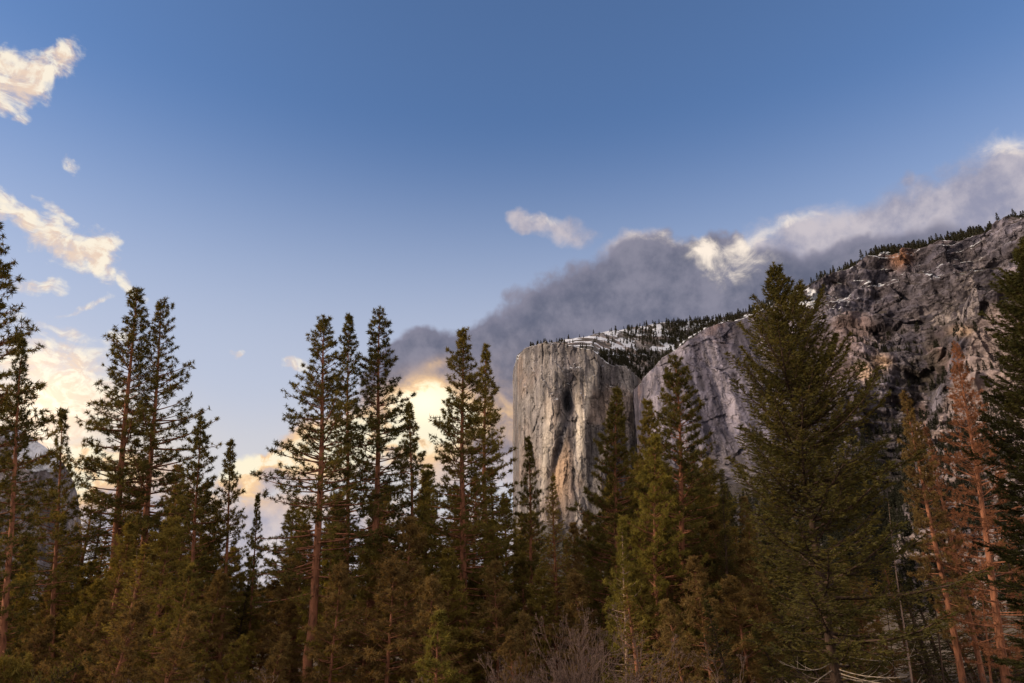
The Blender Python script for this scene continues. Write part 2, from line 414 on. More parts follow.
def colourA(P, X, Y, N, region, h):
    s = fbm(np.stack([P[..., 0] / 42, P[..., 1] / 300, P[..., 2] / 900], -1), 6, 0.62)
    s2 = fbm(np.stack([P[..., 0] / 14, P[..., 1] / 100, P[..., 2] / 420], -1), 4, 0.6)
    m = fbm(P / 190 + 9, 5)
    c = np.zeros(P.shape) + np.array([0.155, 0.143, 0.138])
    c = mixc(c, (0.085, 0.077, 0.078), sstep(0.47, 0.58, s))
    c = mixc(c, (0.25, 0.226, 0.205), sstep(0.50, 0.38, s) * 0.7)
    c = mixc(c, (0.21, 0.155, 0.12), sstep(0.5, 0.7, m) * 0.55)
    c = c * (0.72 + 0.56 * sstep(0.3, 0.7, s2))[..., None]
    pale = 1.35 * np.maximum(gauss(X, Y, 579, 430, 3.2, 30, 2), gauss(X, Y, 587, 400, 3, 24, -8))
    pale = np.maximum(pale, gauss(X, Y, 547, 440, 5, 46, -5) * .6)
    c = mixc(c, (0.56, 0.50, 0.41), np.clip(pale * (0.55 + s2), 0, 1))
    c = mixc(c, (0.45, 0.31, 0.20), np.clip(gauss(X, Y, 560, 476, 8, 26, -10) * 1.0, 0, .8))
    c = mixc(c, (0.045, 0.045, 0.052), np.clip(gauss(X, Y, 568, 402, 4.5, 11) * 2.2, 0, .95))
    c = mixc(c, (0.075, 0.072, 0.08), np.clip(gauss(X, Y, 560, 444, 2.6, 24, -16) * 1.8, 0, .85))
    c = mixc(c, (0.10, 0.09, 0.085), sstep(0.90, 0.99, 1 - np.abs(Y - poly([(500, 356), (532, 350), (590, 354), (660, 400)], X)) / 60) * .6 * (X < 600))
    wood = sstep(0.42, 0.60, fbm(P / 60 + 3, 4)) * (region == 1)
    c = mixc(c, (0.060, 0.055, 0.045), wood * .9)
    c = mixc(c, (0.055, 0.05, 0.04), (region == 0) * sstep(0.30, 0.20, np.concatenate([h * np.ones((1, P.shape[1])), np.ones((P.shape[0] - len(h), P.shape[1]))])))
    sn = (region == 1) * (0.18 + 0.54 * sstep(0.52, 0.40, fbm(P / 75 + 5, 4)) + .25 * gauss(X, Y, 610, 340, 50, 16) - .45 * gauss(X, Y, 645, 372, 36, 22))
    sn = np.maximum(sn, (region == 0) * 0.7 * sstep(0.55, 0.8, N[..., 2]) * sstep(440, 380, Y))
    c = c * np.array([.95, .99, 1.09])
    return c, np.clip(sn, 0, 1)
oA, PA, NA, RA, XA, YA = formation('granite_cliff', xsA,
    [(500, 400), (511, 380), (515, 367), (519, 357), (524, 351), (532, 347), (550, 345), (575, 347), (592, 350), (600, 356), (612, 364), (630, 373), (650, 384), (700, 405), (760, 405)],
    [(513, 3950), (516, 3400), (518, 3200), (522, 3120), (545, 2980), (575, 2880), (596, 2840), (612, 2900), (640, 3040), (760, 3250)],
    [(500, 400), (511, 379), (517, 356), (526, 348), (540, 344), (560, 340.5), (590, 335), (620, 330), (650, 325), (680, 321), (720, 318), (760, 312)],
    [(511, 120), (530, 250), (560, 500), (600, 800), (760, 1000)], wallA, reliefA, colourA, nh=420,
    lump=lambda P, X, Y: 22 * (fbm(P / 120, 4) - .5))

# ------------------------------------------------------------------ the long ridge at the right
xsB = np.concatenate([np.linspace(628, 1060, 560), np.linspace(1062, 1300, 110)[1:]])
def wallB(h, D, x):
    slab = sstep(860, 780, x)
    r = D - (260 + 240 * slab) * (1 - h) - 950 * np.clip((0.42 - h) / 0.42, 0, 1) ** 1.15
    return r
EDGE = [(250, 1010), (300, 988), (340, 968), (380, 952), (430, 930), (520, 900), (700, 850)]
def reliefB(P, X, Y):
    # bedding dips to the left like the ledges in the photograph
    a = P[..., 2] + 0.42 * P[..., 0]
    bed = fbm(np.stack([P[..., 0] / 330, P[..., 1] / 330, a / 34], -1), 4, 0.55)
    rib = fbm(np.stack([P[..., 0] / 60, P[..., 1] / 240, P[..., 2] / 520], -1), 5, 0.55)
    big = ridged(np.stack([P[..., 0] / 420, P[..., 1] / 420, P[..., 2] / 420 + 3], -1), 6, 0.52)
    fine = fbm(np.stack([P[..., 0] / 18, P[..., 1] / 50, P[..., 2] / 26], -1), 4, 0.6)
    slab = sstep(820, 720, X)
    ex = poly([(a_, b_) for a_, b_ in EDGE], Y)
    r = -(45 + 20 * slab) * (rib - .5) - 40 * (1 - .7 * slab) * (bed - .5) - 75 * (1 - .75 * slab) * (big - .55) - 30 * (1 - .6 * slab) * (fine - .5)
    # upper cliff band stands back under an overhanging cap, the benches step forward beneath it
    led = poly([(628, 395), (700, 345), (800, 305), (870, 320), (920, 335), (960, 318), (1000, 300), (1060, 290)], X)
    r -= 90 * sstep(led - 6, led + 10, Y) * sstep(800, 860, X)
    hh, tl, ed = facets(np.stack([P[..., 0] / 110 + .25 * P[..., 2] / 110, P[..., 1] / 120, a / 85], -1) + .4 * fbm(P / 70, 3)[..., None], 9)
    r += (1 - .6 * slab) * (34 * (hh - .5) + 60 * tl)
    hh, tl, ed = facets(np.stack([P[..., 0] / 24, P[..., 1] / 40, a / 26], -1) + .4 * fbm(P / 25, 3)[..., None], 11)
    r += (1 - .5 * slab) * (6 * (hh - .5) + 12 * tl)
    tq = a / 120 + 1.6 * fbm(P / 300 + 2, 4)
    fr_ = tq - np.floor(tq)
    r += (1 - .75 * slab) * 62 * (sstep(.72, 1.0, fr_) - fr_)
    tq = a / 37 + 2.2 * fbm(P / 140 + 6, 4); fr_ = tq - np.floor(tq)
    r += (1 - .9 * slab) * 22 * (sstep(.7, 1.0, fr_) - fr_)
    cr = 1 - np.abs(2 * fbm(np.stack([P[..., 0] / 45, P[..., 1] / 160, P[..., 2] / 400 + 3], -1), 3, .5) - 1)
    r += 15 * gauss(X, Y, 925, 385, 26, 60, -20)
    r += 20 * gauss(X, Y, 900, 345, 30, 12, 10)
    r += 26 * gauss(X, Y, 875, 300, 8, 50, -30)
    r -= 35 * gauss(X, Y, 850, 385, 32, 36, 0)
    r += 20 * gauss(X, Y, 800, 420, 16, 90, 20)
    r -= 110 * sstep(-6, 12, X - ex) * sstep(300, 330, Y)
    r += 60 * gauss(X, Y, 990, 262, 30, 14, 0)
    r -= 45 * gauss(X, Y, 902, 258, 10, 22, 0)
    return r
def colourB(P, X, Y, N, region, h):
    s = fbm(np.stack([P[..., 0] / 36, P[..., 1] / 200, P[..., 2] / 700], -1), 6, 0.64)
    s2 = fbm(np.stack([P[..., 0] / 12, P[..., 1] / 60, P[..., 2] / 240], -1), 4, 0.62)
    a = P[..., 2] + 0.42 * P[..., 0]
    bd = fbm(np.stack([P[..., 0] / 160, P[..., 1] / 160, a / 16], -1), 5, 0.6)
    m = fbm(P / 230 + 4, 6, .6)
    c = np.zeros(P.shape) + np.array([0.118, 0.112, 0.138])
    c = mixc(c, (0.062, 0.058, 0.074), sstep(0.45, 0.60, s))
    c = mixc(c, (0.22, 0.20, 0.215), sstep(0.48, 0.38, s) * .7)
    notslab = sstep(760, 840, X)
    c = mixc(c, (0.095, 0.082, 0.085), sstep(0.50, 0.60, bd) * notslab * .8)
    c = mixc(c, (0.22, 0.155, 0.135), sstep(0.56, 0.72, m) * .5)
    c = c * (0.66 + 0.60 * sstep(0.3, 0.7, s2))[..., None]
    ex = poly([(a_, b_) for a_, b_ in EDGE], Y)
    # darker headwall band, mottled
    hw = sstep(860, 885, X) * sstep(232, 262, Y) * sstep(348, 322, Y + (X - 930) * .1) * sstep(1015, 985, X)
    c = mixc(c, (0.05, 0.044, 0.05), np.clip(hw, 0, 1) * (.5 + .45 * sstep(.4, .6, m)))
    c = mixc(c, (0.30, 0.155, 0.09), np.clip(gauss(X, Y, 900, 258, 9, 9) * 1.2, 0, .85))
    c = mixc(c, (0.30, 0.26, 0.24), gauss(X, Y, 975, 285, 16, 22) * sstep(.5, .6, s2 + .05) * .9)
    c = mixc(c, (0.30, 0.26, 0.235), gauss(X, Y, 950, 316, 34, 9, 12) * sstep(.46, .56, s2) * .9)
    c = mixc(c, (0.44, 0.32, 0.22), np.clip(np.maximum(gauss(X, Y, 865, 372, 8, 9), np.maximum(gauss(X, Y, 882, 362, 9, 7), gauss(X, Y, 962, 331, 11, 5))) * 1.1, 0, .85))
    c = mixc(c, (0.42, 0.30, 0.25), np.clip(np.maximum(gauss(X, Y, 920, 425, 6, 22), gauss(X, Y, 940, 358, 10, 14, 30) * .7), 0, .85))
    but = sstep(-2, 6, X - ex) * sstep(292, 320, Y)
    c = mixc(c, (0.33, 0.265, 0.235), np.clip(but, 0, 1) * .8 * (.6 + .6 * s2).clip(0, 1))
    # brush and forest on the benches and the talus
    flat = sstep(0.30, 0.62, N[..., 2])
    veg = sstep(.42, .55, fbm(P / 70 + 1, 5)) * flat * notslab
    veg = np.maximum(veg, np.clip(gauss(X, Y, 925, 375, 26, 48, -15) * 1.0, 0, 1) * sstep(.38, .5, fbm(P / 40 + 8, 4)))
    veg = np.maximum(veg, sstep(425, 500, Y + (X < 860) * 0) * (.6 + .4 * sstep(.35, .5, fbm(P / 60 + 2, 4))))
    veg = np.maximum(veg, (region >= 1) * .9)
    c = mixc(c, (0.050, 0.043, 0.035), np.clip(veg, 0, 1) * (1 - but * .8))
    sn = (region >= 1) * (0.22 + 0.42 * sstep(0.50, 0.38, fbm(P / 60 + 5, 4)))
    rimd = Y - poly([(628, 392), (662, 360), (720, 325), (745, 316), (800, 296), (840, 277), (900, 258), (960, 240), (1024, 222), (1300, 160)], X)
    sn = np.maximum(sn, (region == 0) * (0.62 * (.3 + .7 * notslab) * flat * sstep(.40, .55, fbm(P / 30 + 6, 4)) * sstep(60, 20, rimd)))
    sn = np.maximum(sn, (region == 0) * .56 * gauss(X, Y, 805, 300, 34, 16, 20) * sstep(.42, .52, fbm(P / 34 + 16, 4)) * 1.2)
    c = c * np.array([.97, 1.0, 1.13])
    return c, np.clip(sn, 0, 1)
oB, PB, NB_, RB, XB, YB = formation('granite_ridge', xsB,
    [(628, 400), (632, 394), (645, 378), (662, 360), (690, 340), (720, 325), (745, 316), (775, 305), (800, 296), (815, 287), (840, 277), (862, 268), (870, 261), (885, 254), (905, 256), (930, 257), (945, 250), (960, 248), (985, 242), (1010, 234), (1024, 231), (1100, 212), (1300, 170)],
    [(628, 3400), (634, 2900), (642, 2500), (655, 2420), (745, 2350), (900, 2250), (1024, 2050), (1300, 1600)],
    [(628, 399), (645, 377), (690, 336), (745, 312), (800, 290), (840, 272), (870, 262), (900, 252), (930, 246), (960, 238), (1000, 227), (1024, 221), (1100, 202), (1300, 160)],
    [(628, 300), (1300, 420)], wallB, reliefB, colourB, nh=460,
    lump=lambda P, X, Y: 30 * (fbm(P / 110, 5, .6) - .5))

# ------------------------------------------------------------------ the snowy dome at the left
xsC = np.concatenate([np.linspace(-260, -20, 60)[:-1], np.linspace(-20, 80, 110), np.linspace(80.4, 84, 14)])
def reliefC(P, X, Y):
    return -150 * (ridged(P / 330 + 2, 6, .55) - .55) - 50 * (fbm(np.stack([P[..., 0] / 50, P[..., 1] / 200, P[..., 2] / 300], -1), 5) - .5)
def colourC(P, X, Y, N, region, h):
    s = fbm(np.stack([P[..., 0] / 50, P[..., 1] / 200, P[..., 2] / 400], -1), 6, .62)
    c = np.zeros(P.shape) + np.array([0.17, 0.16, 0.18])
    c = mixc(c, (0.08, 0.07, 0.075), sstep(.45, .6, s)); c = mixc(c, (0.3, 0.28, 0.29), sstep(.5, .38, s) * .7)
    sn = .66 * sstep(.36, .6, fbm(P / 110 + 2, 5)) * sstep(540, 450, Y) + .45 * gauss(X, Y, 38, 452, 20, 16)
    return c, np.clip(sn, 0, 1)
oC, PC, NC_, RC, XC, YC = formation('granite_dome', xsC,
    [(-260, 430), (-60, 436), (0, 432), (15, 428), (30, 438), (45, 448), (60, 461), (70, 475), (77, 494), (80, 515), (82, 545), (84, 600)],
    [(-260, 3000), (60, 3500), (80, 3700), (84, 4300)], None, [(-260, 400), (84, 300)],
    lambda h, D, x: D - 260 * (1 - h) - 600 * np.clip((.3 - h) / .3, 0, 1), reliefC, colourC, nh=240)

# ------------------------------------------------------------------ valley floor
def ground_z(x, y):
    r = np.hypot(x, np.maximum(y, -1e9))
    z = -8.0 * sstep(6, 42, r)
    return z + 0.5 * (fbm(np.stack([np.asarray(x) / 18., np.asarray(y) / 18., 0 * np.asarray(x)], -1), 3) - .5)
rr = np.concatenate([[0], np.geomspace(1.0, 9000, 150)]); th = np.linspace(0, 2 * np.pi, 241)
GR, GT = np.meshgrid(rr, th, indexing='ij')
gx, gy = GR * np.sin(GT), GR * np.cos(GT)
gP = np.stack([gx, gy, ground_z(gx, gy)], -1)
def ground_material():
    m = bpy.data.materials.new('forest_floor'); m.use_nodes = True; t = NT(m.node_tree); t.n.clear()
    ob = t.node('ShaderNodeTexCoord').outputs['Object']
    n = t.noise(ob, 0.35, 8, 0.65); n2 = t.noise(ob, 6.0, 5, 0.6)
    c = t.ramp(t.add(t.mul(n, .6), t.mul(n2, .4)), [(0.3, (0.028, 0.020, 0.013)), (0.5, (0.075, 0.050, 0.030)), (0.72, (0.14, 0.11, 0.06))])
    b = t.node('ShaderNodeBsdfPrincipled'); t.put(b.inputs['Base Color'], c); b.inputs['Roughness'].default_value = 0.95
    bp = t.node('ShaderNodeBump'); bp.inputs['Distance'].default_value = 0.15; t.put(bp.inputs['Height'], n2); t.l.new(bp.outputs[0], b.inputs['Normal'])
    o = t.node('ShaderNodeOutputMaterial'); t.l.new(b.outputs[0], o.inputs[0])
    return m
g = link('ground', mesh_np('ground', gP.reshape(-1, 3), grid_faces(*GR.shape), ground_material(), smooth=True)); tag(g, kind='structure')

# low wooded hills closing the valley behind the trees
hx = np.linspace(-1400, 900, 260); azh, _ = azel(hx, 600 + 0 * hx)
azh = np.linspace(-1.5, 1.45, 400)
ridge = 60 + 50 * fbm(np.stack([azh * 5, 0 * azh, 0 * azh], -1), 4)
prof = [(0, -9), (.25, .25), (.5, .62), (.75, .9), (1, 1), (1.4, .7), (2.2, -9)]
rows = []
for q in np.linspace(0, 2.2, 60):
    zf = np.interp(q, [p[0] for p in prof], [max(p[1], 0) for p in prof])
    r = 3000 + 900 * q
    zz = zf * ridge + 60 * zf * (fbm(np.stack([azh * 22, 0 * azh + q * 4, 0 * azh], -1), 5) - .5) - 9
    rows.append(np.stack([np.sin(azh) * r, np.cos(azh) * r, zz], -1))
hP = np.array(rows)
hc = np.zeros(hP.shape) + np.array([0.06, 0.062, 0.06]); 
ho = link('hills', mesh_np('hills', hP.reshape(-1, 3), grid_faces(*hP.shape[:2]), ROCK, smooth=True,
     attr={'rock': hc.reshape(-1, 3), 'snow': np.zeros(hP.shape[0] * hP.shape[1])})); tag(ho, kind='structure')
# ------------------------------------------------------------------ tree materials
def needle_material(name, cols, transl=0.38):
    m = bpy.data.materials.new(name); m.use_nodes = True; t = NT(m.node_tree); t.n.clear()
    oi = t.node('ShaderNodeObjectInfo'); a = t.node('ShaderNodeAttribute', attribute_name='tone')
    ob = t.node('ShaderNodeTexCoord').outputs['Object']
    n = t.noise(ob, 0.55, 3, 0.6)
    k = t.add(t.mul(a.outputs['Fac'], 0.5), t.add(t.mul(t.sub(n, .5), 1.0), t.mul(oi.outputs['Random'], 0.5)))
    c = t.ramp(k, [(0.05, cols[0]), (0.5, cols[1]), (0.95, cols[2])])
    d = t.node('ShaderNodeBsdfDiffuse'); t.put(d.inputs[0], c)
    tr = t.node('ShaderNodeBsdfTranslucent'); t.put(tr.inputs[0], t.mix(1.0, c, (1.5, 1.2, .6), 'MULTIPLY'))
    mx = t.node('ShaderNodeMixShader'); mx.inputs[0].default_value = transl
    t.l.new(d.outputs[0], mx.inputs[1]); t.l.new(tr.outputs[0], mx.inputs[2])
    o = t.node('ShaderNodeOutputMaterial'); t.l.new(mx.outputs[0], o.inputs[0])
    return m
def bark_material(name, a, b, sc_=3.0):
    m = bpy.data.materials.new(name); m.use_nodes = True; t = NT(m.node_tree); t.n.clear()
    ob = t.node('ShaderNodeTexCoord').outputs['Object']
    st = t.vm('MULTIPLY', ob, (1, 1, .25))
    v = t.node('ShaderNodeTexVoronoi'); t.put(v.inputs['Vector'], st); v.inputs['Scale'].default_value = sc_
    n = t.noise(st, sc_ * 2, 5, .65)
    c = t.mix(t.step(t.add(t.mul(n, .7), t.mul(v.outputs['Distance'], .5)), .25, .8), a, b)
    s = t.node('ShaderNodeBsdfPrincipled'); t.put(s.inputs['Base Color'], c); s.inputs['Roughness'].default_value = .9
    s.inputs['Specular IOR Level'].default_value = .1
    bp = t.node('ShaderNodeBump'); bp.inputs['Distance'].default_value = .06; t.put(bp.inputs['Height'], t.sub(n, v.outputs['Distance'])); t.l.new(bp.outputs[0], s.inputs['Normal'])
    o = t.node('ShaderNodeOutputMaterial'); t.l.new(s.outputs[0], o.inputs[0])
    return m
PINE_N = needle_material('pine_needles', [(.078, .066, .023), (.150, .124, .036), (.21, .168, .045)])
FIR_N = needle_material('fir_needles', [(.030, .033, .015), (.062, .062, .024), (.108, .096, .032)])
PINE_D = needle_material('dark_pine_needles', [(.048, .048, .020), (.098, .088, .030), (.15, .125, .038)])  # darker pine copy: shade of the backlit crowns put into the colour
BRIGHT_N = needle_material('bright_olive_needles', [(.080, .075, .022), (.148, .132, .034), (.205, .172, .044)])  # yellower olive foliage of the brighter trees
RUST_N = needle_material('dead_needles', [(.10, .055, .036), (.25, .115, .066), (.37, .21, .14)])
DULL_N = needle_material('brown_needles', [(.09, .062, .03), (.15, .105, .045), (.20, .15, .06)])
FAR_N = needle_material('far_needles', [(.022, .024, .018), (.035, .036, .026), (.05, .048, .032)], .1)
BARK = bark_material('red_bark', (.06, .03, .02), (.24, .105, .062))
BARK_D = bark_material('dark_bark', (.018, .012, .010), (.065, .042, .032))
BARK_P = bark_material('pale_bark', (.13, .085, .07), (.34, .24, .19))
TWIG = bark_material('bare_twigs', (.045, .032, .028), (.12, .082, .072))
TWIG_W = bark_material('bleached_wood', (.17, .14, .12), (.38, .32, .27))

class Wood:
    def __init__(s): s.v = []; s.f = []; s.n = 0
    def tube(s, P, R, k=5, cap=False):
        P = np.asarray(P, float); R = np.asarray(R, float); m = len(P)
        T = np.gradient(P, axis=0); T /= np.linalg.norm(T, axis=1, keepdims=True) + 1e-9
        ref = np.where(np.abs(T[:, 2:3]) > .9, [[1., 0, 0]], [[0, 0, 1.]])
        U = np.cross(T, ref); U /= np.linalg.norm(U, axis=1, keepdims=True) + 1e-9
        V = np.cross(T, U)
        a = np.arange(k) * 2 * np.pi / k
        ring = P[:, None, :] + R[:, None, None] * (np.cos(a)[None, :, None] * U[:, None, :] + np.sin(a)[None, :, None] * V[:, None, :])
        i = np.arange(m * k).reshape(m, k); j = np.roll(i, -1, 1)
        s.f.append(np.stack([i[:-1], j[:-1], j[1:], i[1:]], -1).reshape(-1, 4) + s.n)
        s.v.append(ring.reshape(-1, 3)); s.n += m * k
    def sticks(s, A, B, r0, r1):
        """many straight three-sided twigs at once"""
        A = np.asarray(A, float); B = np.asarray(B, float); m = len(A)
        if not m: return
        T = B - A; T /= np.linalg.norm(T, axis=1, keepdims=True) + 1e-9
        U = np.cross(T, [0.3, .5, .8]); U /= np.linalg.norm(U, axis=1, keepdims=True) + 1e-9
        V = np.cross(T, U); a = np.arange(3) * 2 * np.pi / 3
        rr_ = lambda r: np.broadcast_to(np.asarray(r, float), (m,))[:, None, None]
        o = np.cos(a)[None, :, None] * U[:, None, :] + np.sin(a)[None, :, None] * V[:, None, :]
        ring = np.concatenate([A[:, None, :] + o * rr_(r0), B[:, None, :] + o * rr_(r1)], 1)   # m,6,3
        b = np.arange(m)[:, None, None] * 6
        q = np.array([[0, 1, 4, 3], [1, 2, 5, 4], [2, 0, 3, 5]])[None]
        s.f.append((b + q).reshape(-1, 4) + s.n); s.v.append(ring.reshape(-1, 3)); s.n += m * 6
    def mesh(s, name, mat): return mesh_np(name, np.concatenate(s.v), np.concatenate(s.f), mat, smooth=True)

def unit(v): return v / (np.linalg.norm(v, axis=-1, keepdims=True) + 1e-9)
class Leaves:
    def __init__(s, rs): s.A = []; s.rs = rs
    def tufts(s, C, T, n, length, width, spread=.85, tone=None):
        """n needle blades fanning out of each point C round the twig direction T"""
        C = np.asarray(C, float).reshape(-1, 3); T = unit(np.asarray(T, float).reshape(-1, 3)); m = len(C)
        if not m: return
        d = unit(T[:, None, :] * (1 - spread) * 1.4 + unit(s.rs.normal(size=(m, n, 3))) * spread)
        L = length * s.rs.uniform(.6, 1.15, (m, n, 1)); L = L * np.asarray(1.0)
        base = C[:, None, :] + s.rs.normal(scale=length * .10, size=(m, n, 3))
        s.blades(base, d, L, width, np.repeat((s.rs.rand(m) if tone is None else tone)[:, None], n, 1))
    def blades(s, base, d, L, width, tone):
        side = unit(np.cross(d, s.rs.normal(size=d.shape))) * (width * .5)
        a = base - side; b = base + side; c = base + d * L
        s.A.append((np.stack([a, b, c], -2).reshape(-1, 3, 3), np.asarray(tone).reshape(-1)))
    def mesh(s, name, mat):
        V = np.concatenate([a for a, _ in s.A]); t = np.concatenate([t for _, t in s.A])
        return mesh_np(name, V.reshape(-1, 3), np.arange(len(V) * 3).reshape(-1, 3), mat, attr={'tone': np.repeat(t, 3)})

def trunk_curve(rs, H, bend=0.012, kink=None):
    n = 26; z = np.linspace(0, H, n)
    p = np.zeros((n, 3)); p[:, 2] = z
    ph = rs.uniform(0, 6.28, 4)
    for ax in (0, 1):
        p[:, ax] = H * bend * (np.sin(z / H * 3.1 + ph[ax]) - np.sin(ph[ax]) + .35 * np.sin(z / H * 9 + ph[ax + 2]) - .35 * np.sin(ph[ax + 2])) * (z / H) ** .5
        p[:, ax] -= p[-1, ax] * (z / H)
    if kink: p[:, 0] += kink[1] * np.exp(-((z - kink[0]) / kink[2]) ** 2)
    return z, p
def trunk_radius(H, z, r0):
    q = z / H
    return r0 * ((1 - q) ** .85 * .93 + .02 + .35 * np.exp(-z / (H * .02)))

def conifer(seed, H=32., cb=.3, Lmax=4.2, kind='pine', r0=None, whorl=.62, nper=4, prof=None, mats=(None, None), blade=(.36, .06), nb=14,
            gap=.12, dead=.0, kink=None, elev=(-14, 34), dens=1.0, side_bias=None, bend=.008, tipup=22, deadmat=None):
    """returns (trunk mesh, crown mesh, [dead limb mesh])"""
    rs = np.random.RandomState(seed); wd_ = Wood(); lv = Leaves(rs)
    r0 = r0 or H * .0135
    zt, pt = trunk_curve(rs, H, bend, kink)
    wd_.tube(pt, trunk_radius(H, zt, r0), 9)
    ax = lambda z: np.array([np.interp(z, zt, pt[:, 0]), np.interp(z, zt, pt[:, 1]), z])
    prof = prof or ([(0, .62), (.12, .9), (.24, 1), (.4, .84), (.6, .58), (.8, .33), (.93, .17), (1, .06)])
    px_, py_ = zip(*prof)
    z = cb * H; az = rs.uniform(0, 6.28)
    segA, segB = [], []
    lob = rs.uniform(0, 6.28, 3)
    while z < H * .992:
        t = (z - cb * H) / (H * (1 - cb))
        k = max(2, int(round(nper + rs.normal() * .8)))
        for b in range(k):
            az += 2 * np.pi / k + rs.normal() * .35
            L = Lmax * np.interp(t, px_, py_) * rs.uniform(.5, 1.2) * (1 + .18 * np.sin(az * 2 + lob[0] + t * 5) + .13 * np.sin(t * 23 + lob[1] + az))
            if side_bias: L *= 1 + side_bias * math.cos(az)
            if rs.rand() < gap * (1.3 - t): 
                if rs.rand() < .5: L *= .35
                else: continue
            L = max(L, .22)
            e0 = math.radians(elev[0] + (elev[1] - elev[0]) * t ** .8 + rs.normal() * 7)
            zz = z + rs.uniform(-.5, .5) * whorl
            n = 5; s_ = np.linspace(0, 1, n)
            ee = e0 + math.radians(tipup) * s_ ** 1.6
            daz = az + rs.normal() * .12 * s_
            step = L / (n - 1)
            d = np.stack([np.cos(ee) * np.cos(daz), np.cos(ee) * np.sin(daz), np.sin(ee)], -1)
            P = ax(min(zz, H * .995)) + np.concatenate([np.zeros((1, 3)), np.cumsum(d[:-1] * step, 0)])
            rb = .016 * L ** .9 + .012
            wd_.tube(P, rb * (1 - .82 * s_), 4)
            isdead = rs.rand() < dead * (1 - t)
            tone = rs.rand()
            def pos(q): return np.stack([np.interp(q, s_, P[:, i]) for i in range(3)], -1)
            def dr(q): return unit(np.stack([np.interp(q, s_, d[:, i]) for i in range(3)], -1))
            if kind == 'pine':
                m = max(3, int(L * 3.7 * dens + 1))
                q = rs.uniform(.30, 1.0, m) ** .85 if L > 1 else rs.uniform(.2, 1, m); q[0] = 1.0
                D = dr(q); lat = unit(np.cross(D, [0, 0, 1.])) * rs.choice([-1, 1], (m, 1))
                tw = unit(D * .7 + lat * rs.uniform(.3, 1.2, (m, 1)) + np.array([0, 0, 1]) * rs.uniform(-.35, .6, (m, 1)))
                ln = (rs.uniform(.25, .85, m) * min(1.15, .3 + L * .28) * (1.15 - .55 * q))[:, None]
                tw[0] = D[0]; ln[0] = .1
                A = pos(q); B = A + tw * ln
                segA.append(A); segB.append(B)
                if isdead: continue
                tn = np.clip(tone * .6 + rs.rand(m) * .4, 0, 1)
                lv.tufts(B, tw, nb, blade[0], blade[1], .8, tn)
                sel = rs.rand(m) < .55
                lv.tufts((A + (B - A) * .55)[sel] + rs.normal(scale=.06, size=(sel.sum(), 3)), tw[sel], nb - 4, blade[0] * .85, blade[1], .85, tn[sel])
            else:
                m = max(4, int(L * 6.5 * dens))
                q = np.linspace(.14, 1.0, m) + rs.normal(scale=.02, size=m)
                q = q.clip(.05, 1)
                D = dr(q); sg = np.where(np.arange(m) % 2 == 0, 1., -1.)[:, None]
                lat = unit(np.cross(D, [0, 0, 1.])) * sg
                tw = unit(D * .65 + lat * rs.uniform(.5, 1.0, (m, 1)) + np.array([0, 0, 1]) * rs.uniform(-.42, .22, (m, 1)))
                ln = (L * .36 * (1.12 - q) * rs.uniform(.6, 1.2, m) + .14)[:, None]
                A = pos(q); B = A + tw * ln
                segA.append(A); segB.append(B)
                if isdead: continue
                # sprays of short needles along every branchlet
                kk = nb
                u = rs.rand(m, kk, 1) ** .8
                base = A[:, None, :] + (B - A)[:, None, :] * u
                side2 = unit(np.cross(tw, [0, 0, 1.]))[:, None, :] * rs.choice([-1, 1], (m, kk, 1))
                dd = unit(tw[:, None, :] * .7 + side2 * rs.uniform(.2, 1.2, (m, kk, 1)) + np.array([0, 0, 1]) * rs.uniform(-.55, .5, (m, kk, 1)))
                LL = blade[0] * rs.uniform(.6, 1.2, (m, kk, 1))
                lv.blades(base, dd, LL, blade[1], np.repeat(np.clip(tone * .6 + rs.rand(m) * .4, 0, 1)[:, None], kk, 1))
        z += whorl * rs.uniform(.7, 1.3) * (.62 + .5 * (1 - t))
    top = pt[-1][None]
    lv.tufts(np.repeat(top, 3, 0) - [[0, 0, 0], [0, 0, .3], [0, 0, .6]], np.array([[0, 0, 1.]] * 3), nb, blade[0], blade[1], .6)
    if segA: wd_.sticks(np.concatenate(segA), np.concatenate(segB), .016, .008)
    # dead stubs on the bare bole
    nst = int(cb * H * 1.1)
    if nst:
        zs = rs.uniform(.12 * H, cb * H, nst); a = rs.uniform(0, 6.28, nst); L = rs.uniform(.3, 1.8, nst)
        A = np.array([ax(q) for q in zs]); dirs = np.stack([np.cos(a), np.sin(a), rs.uniform(-.35, .25, nst)], -1)
        wd_.sticks(A, A + dirs * L[:, None], .03, .008)
    return wd_.mesh('trunk', mats[0]), lv.mesh('crown', mats[1])

def plant_matrix(xt, yt, xb, d, H0, wx=1.0, rot=0.0):
    """stand a tree of height H0 so that its tip and its foot sit on the lines of sight of the photograph's tree at distance d"""
    T = at(xt, yt, d); B = at(xb, 683, d)
    u = (B - T) / (B[2] - T[2])
    gz = -8.0
    for _ in range(3):
        p = T + u * (gz - T[2]); gz = float(ground_z(p[0], p[1])) - .15
    ax_ = Vector(T - p); h = ax_.length; s = h / H0
    q = Vector((0, 0, 1)).rotation_difference(ax_.normalized())
    return Matrix.Translation(p) @ q.to_matrix().to_4x4() @ Matrix.Rotation(rot, 4, 'Z') @ Matrix.Diagonal((s * wx, s * wx, s, 1))

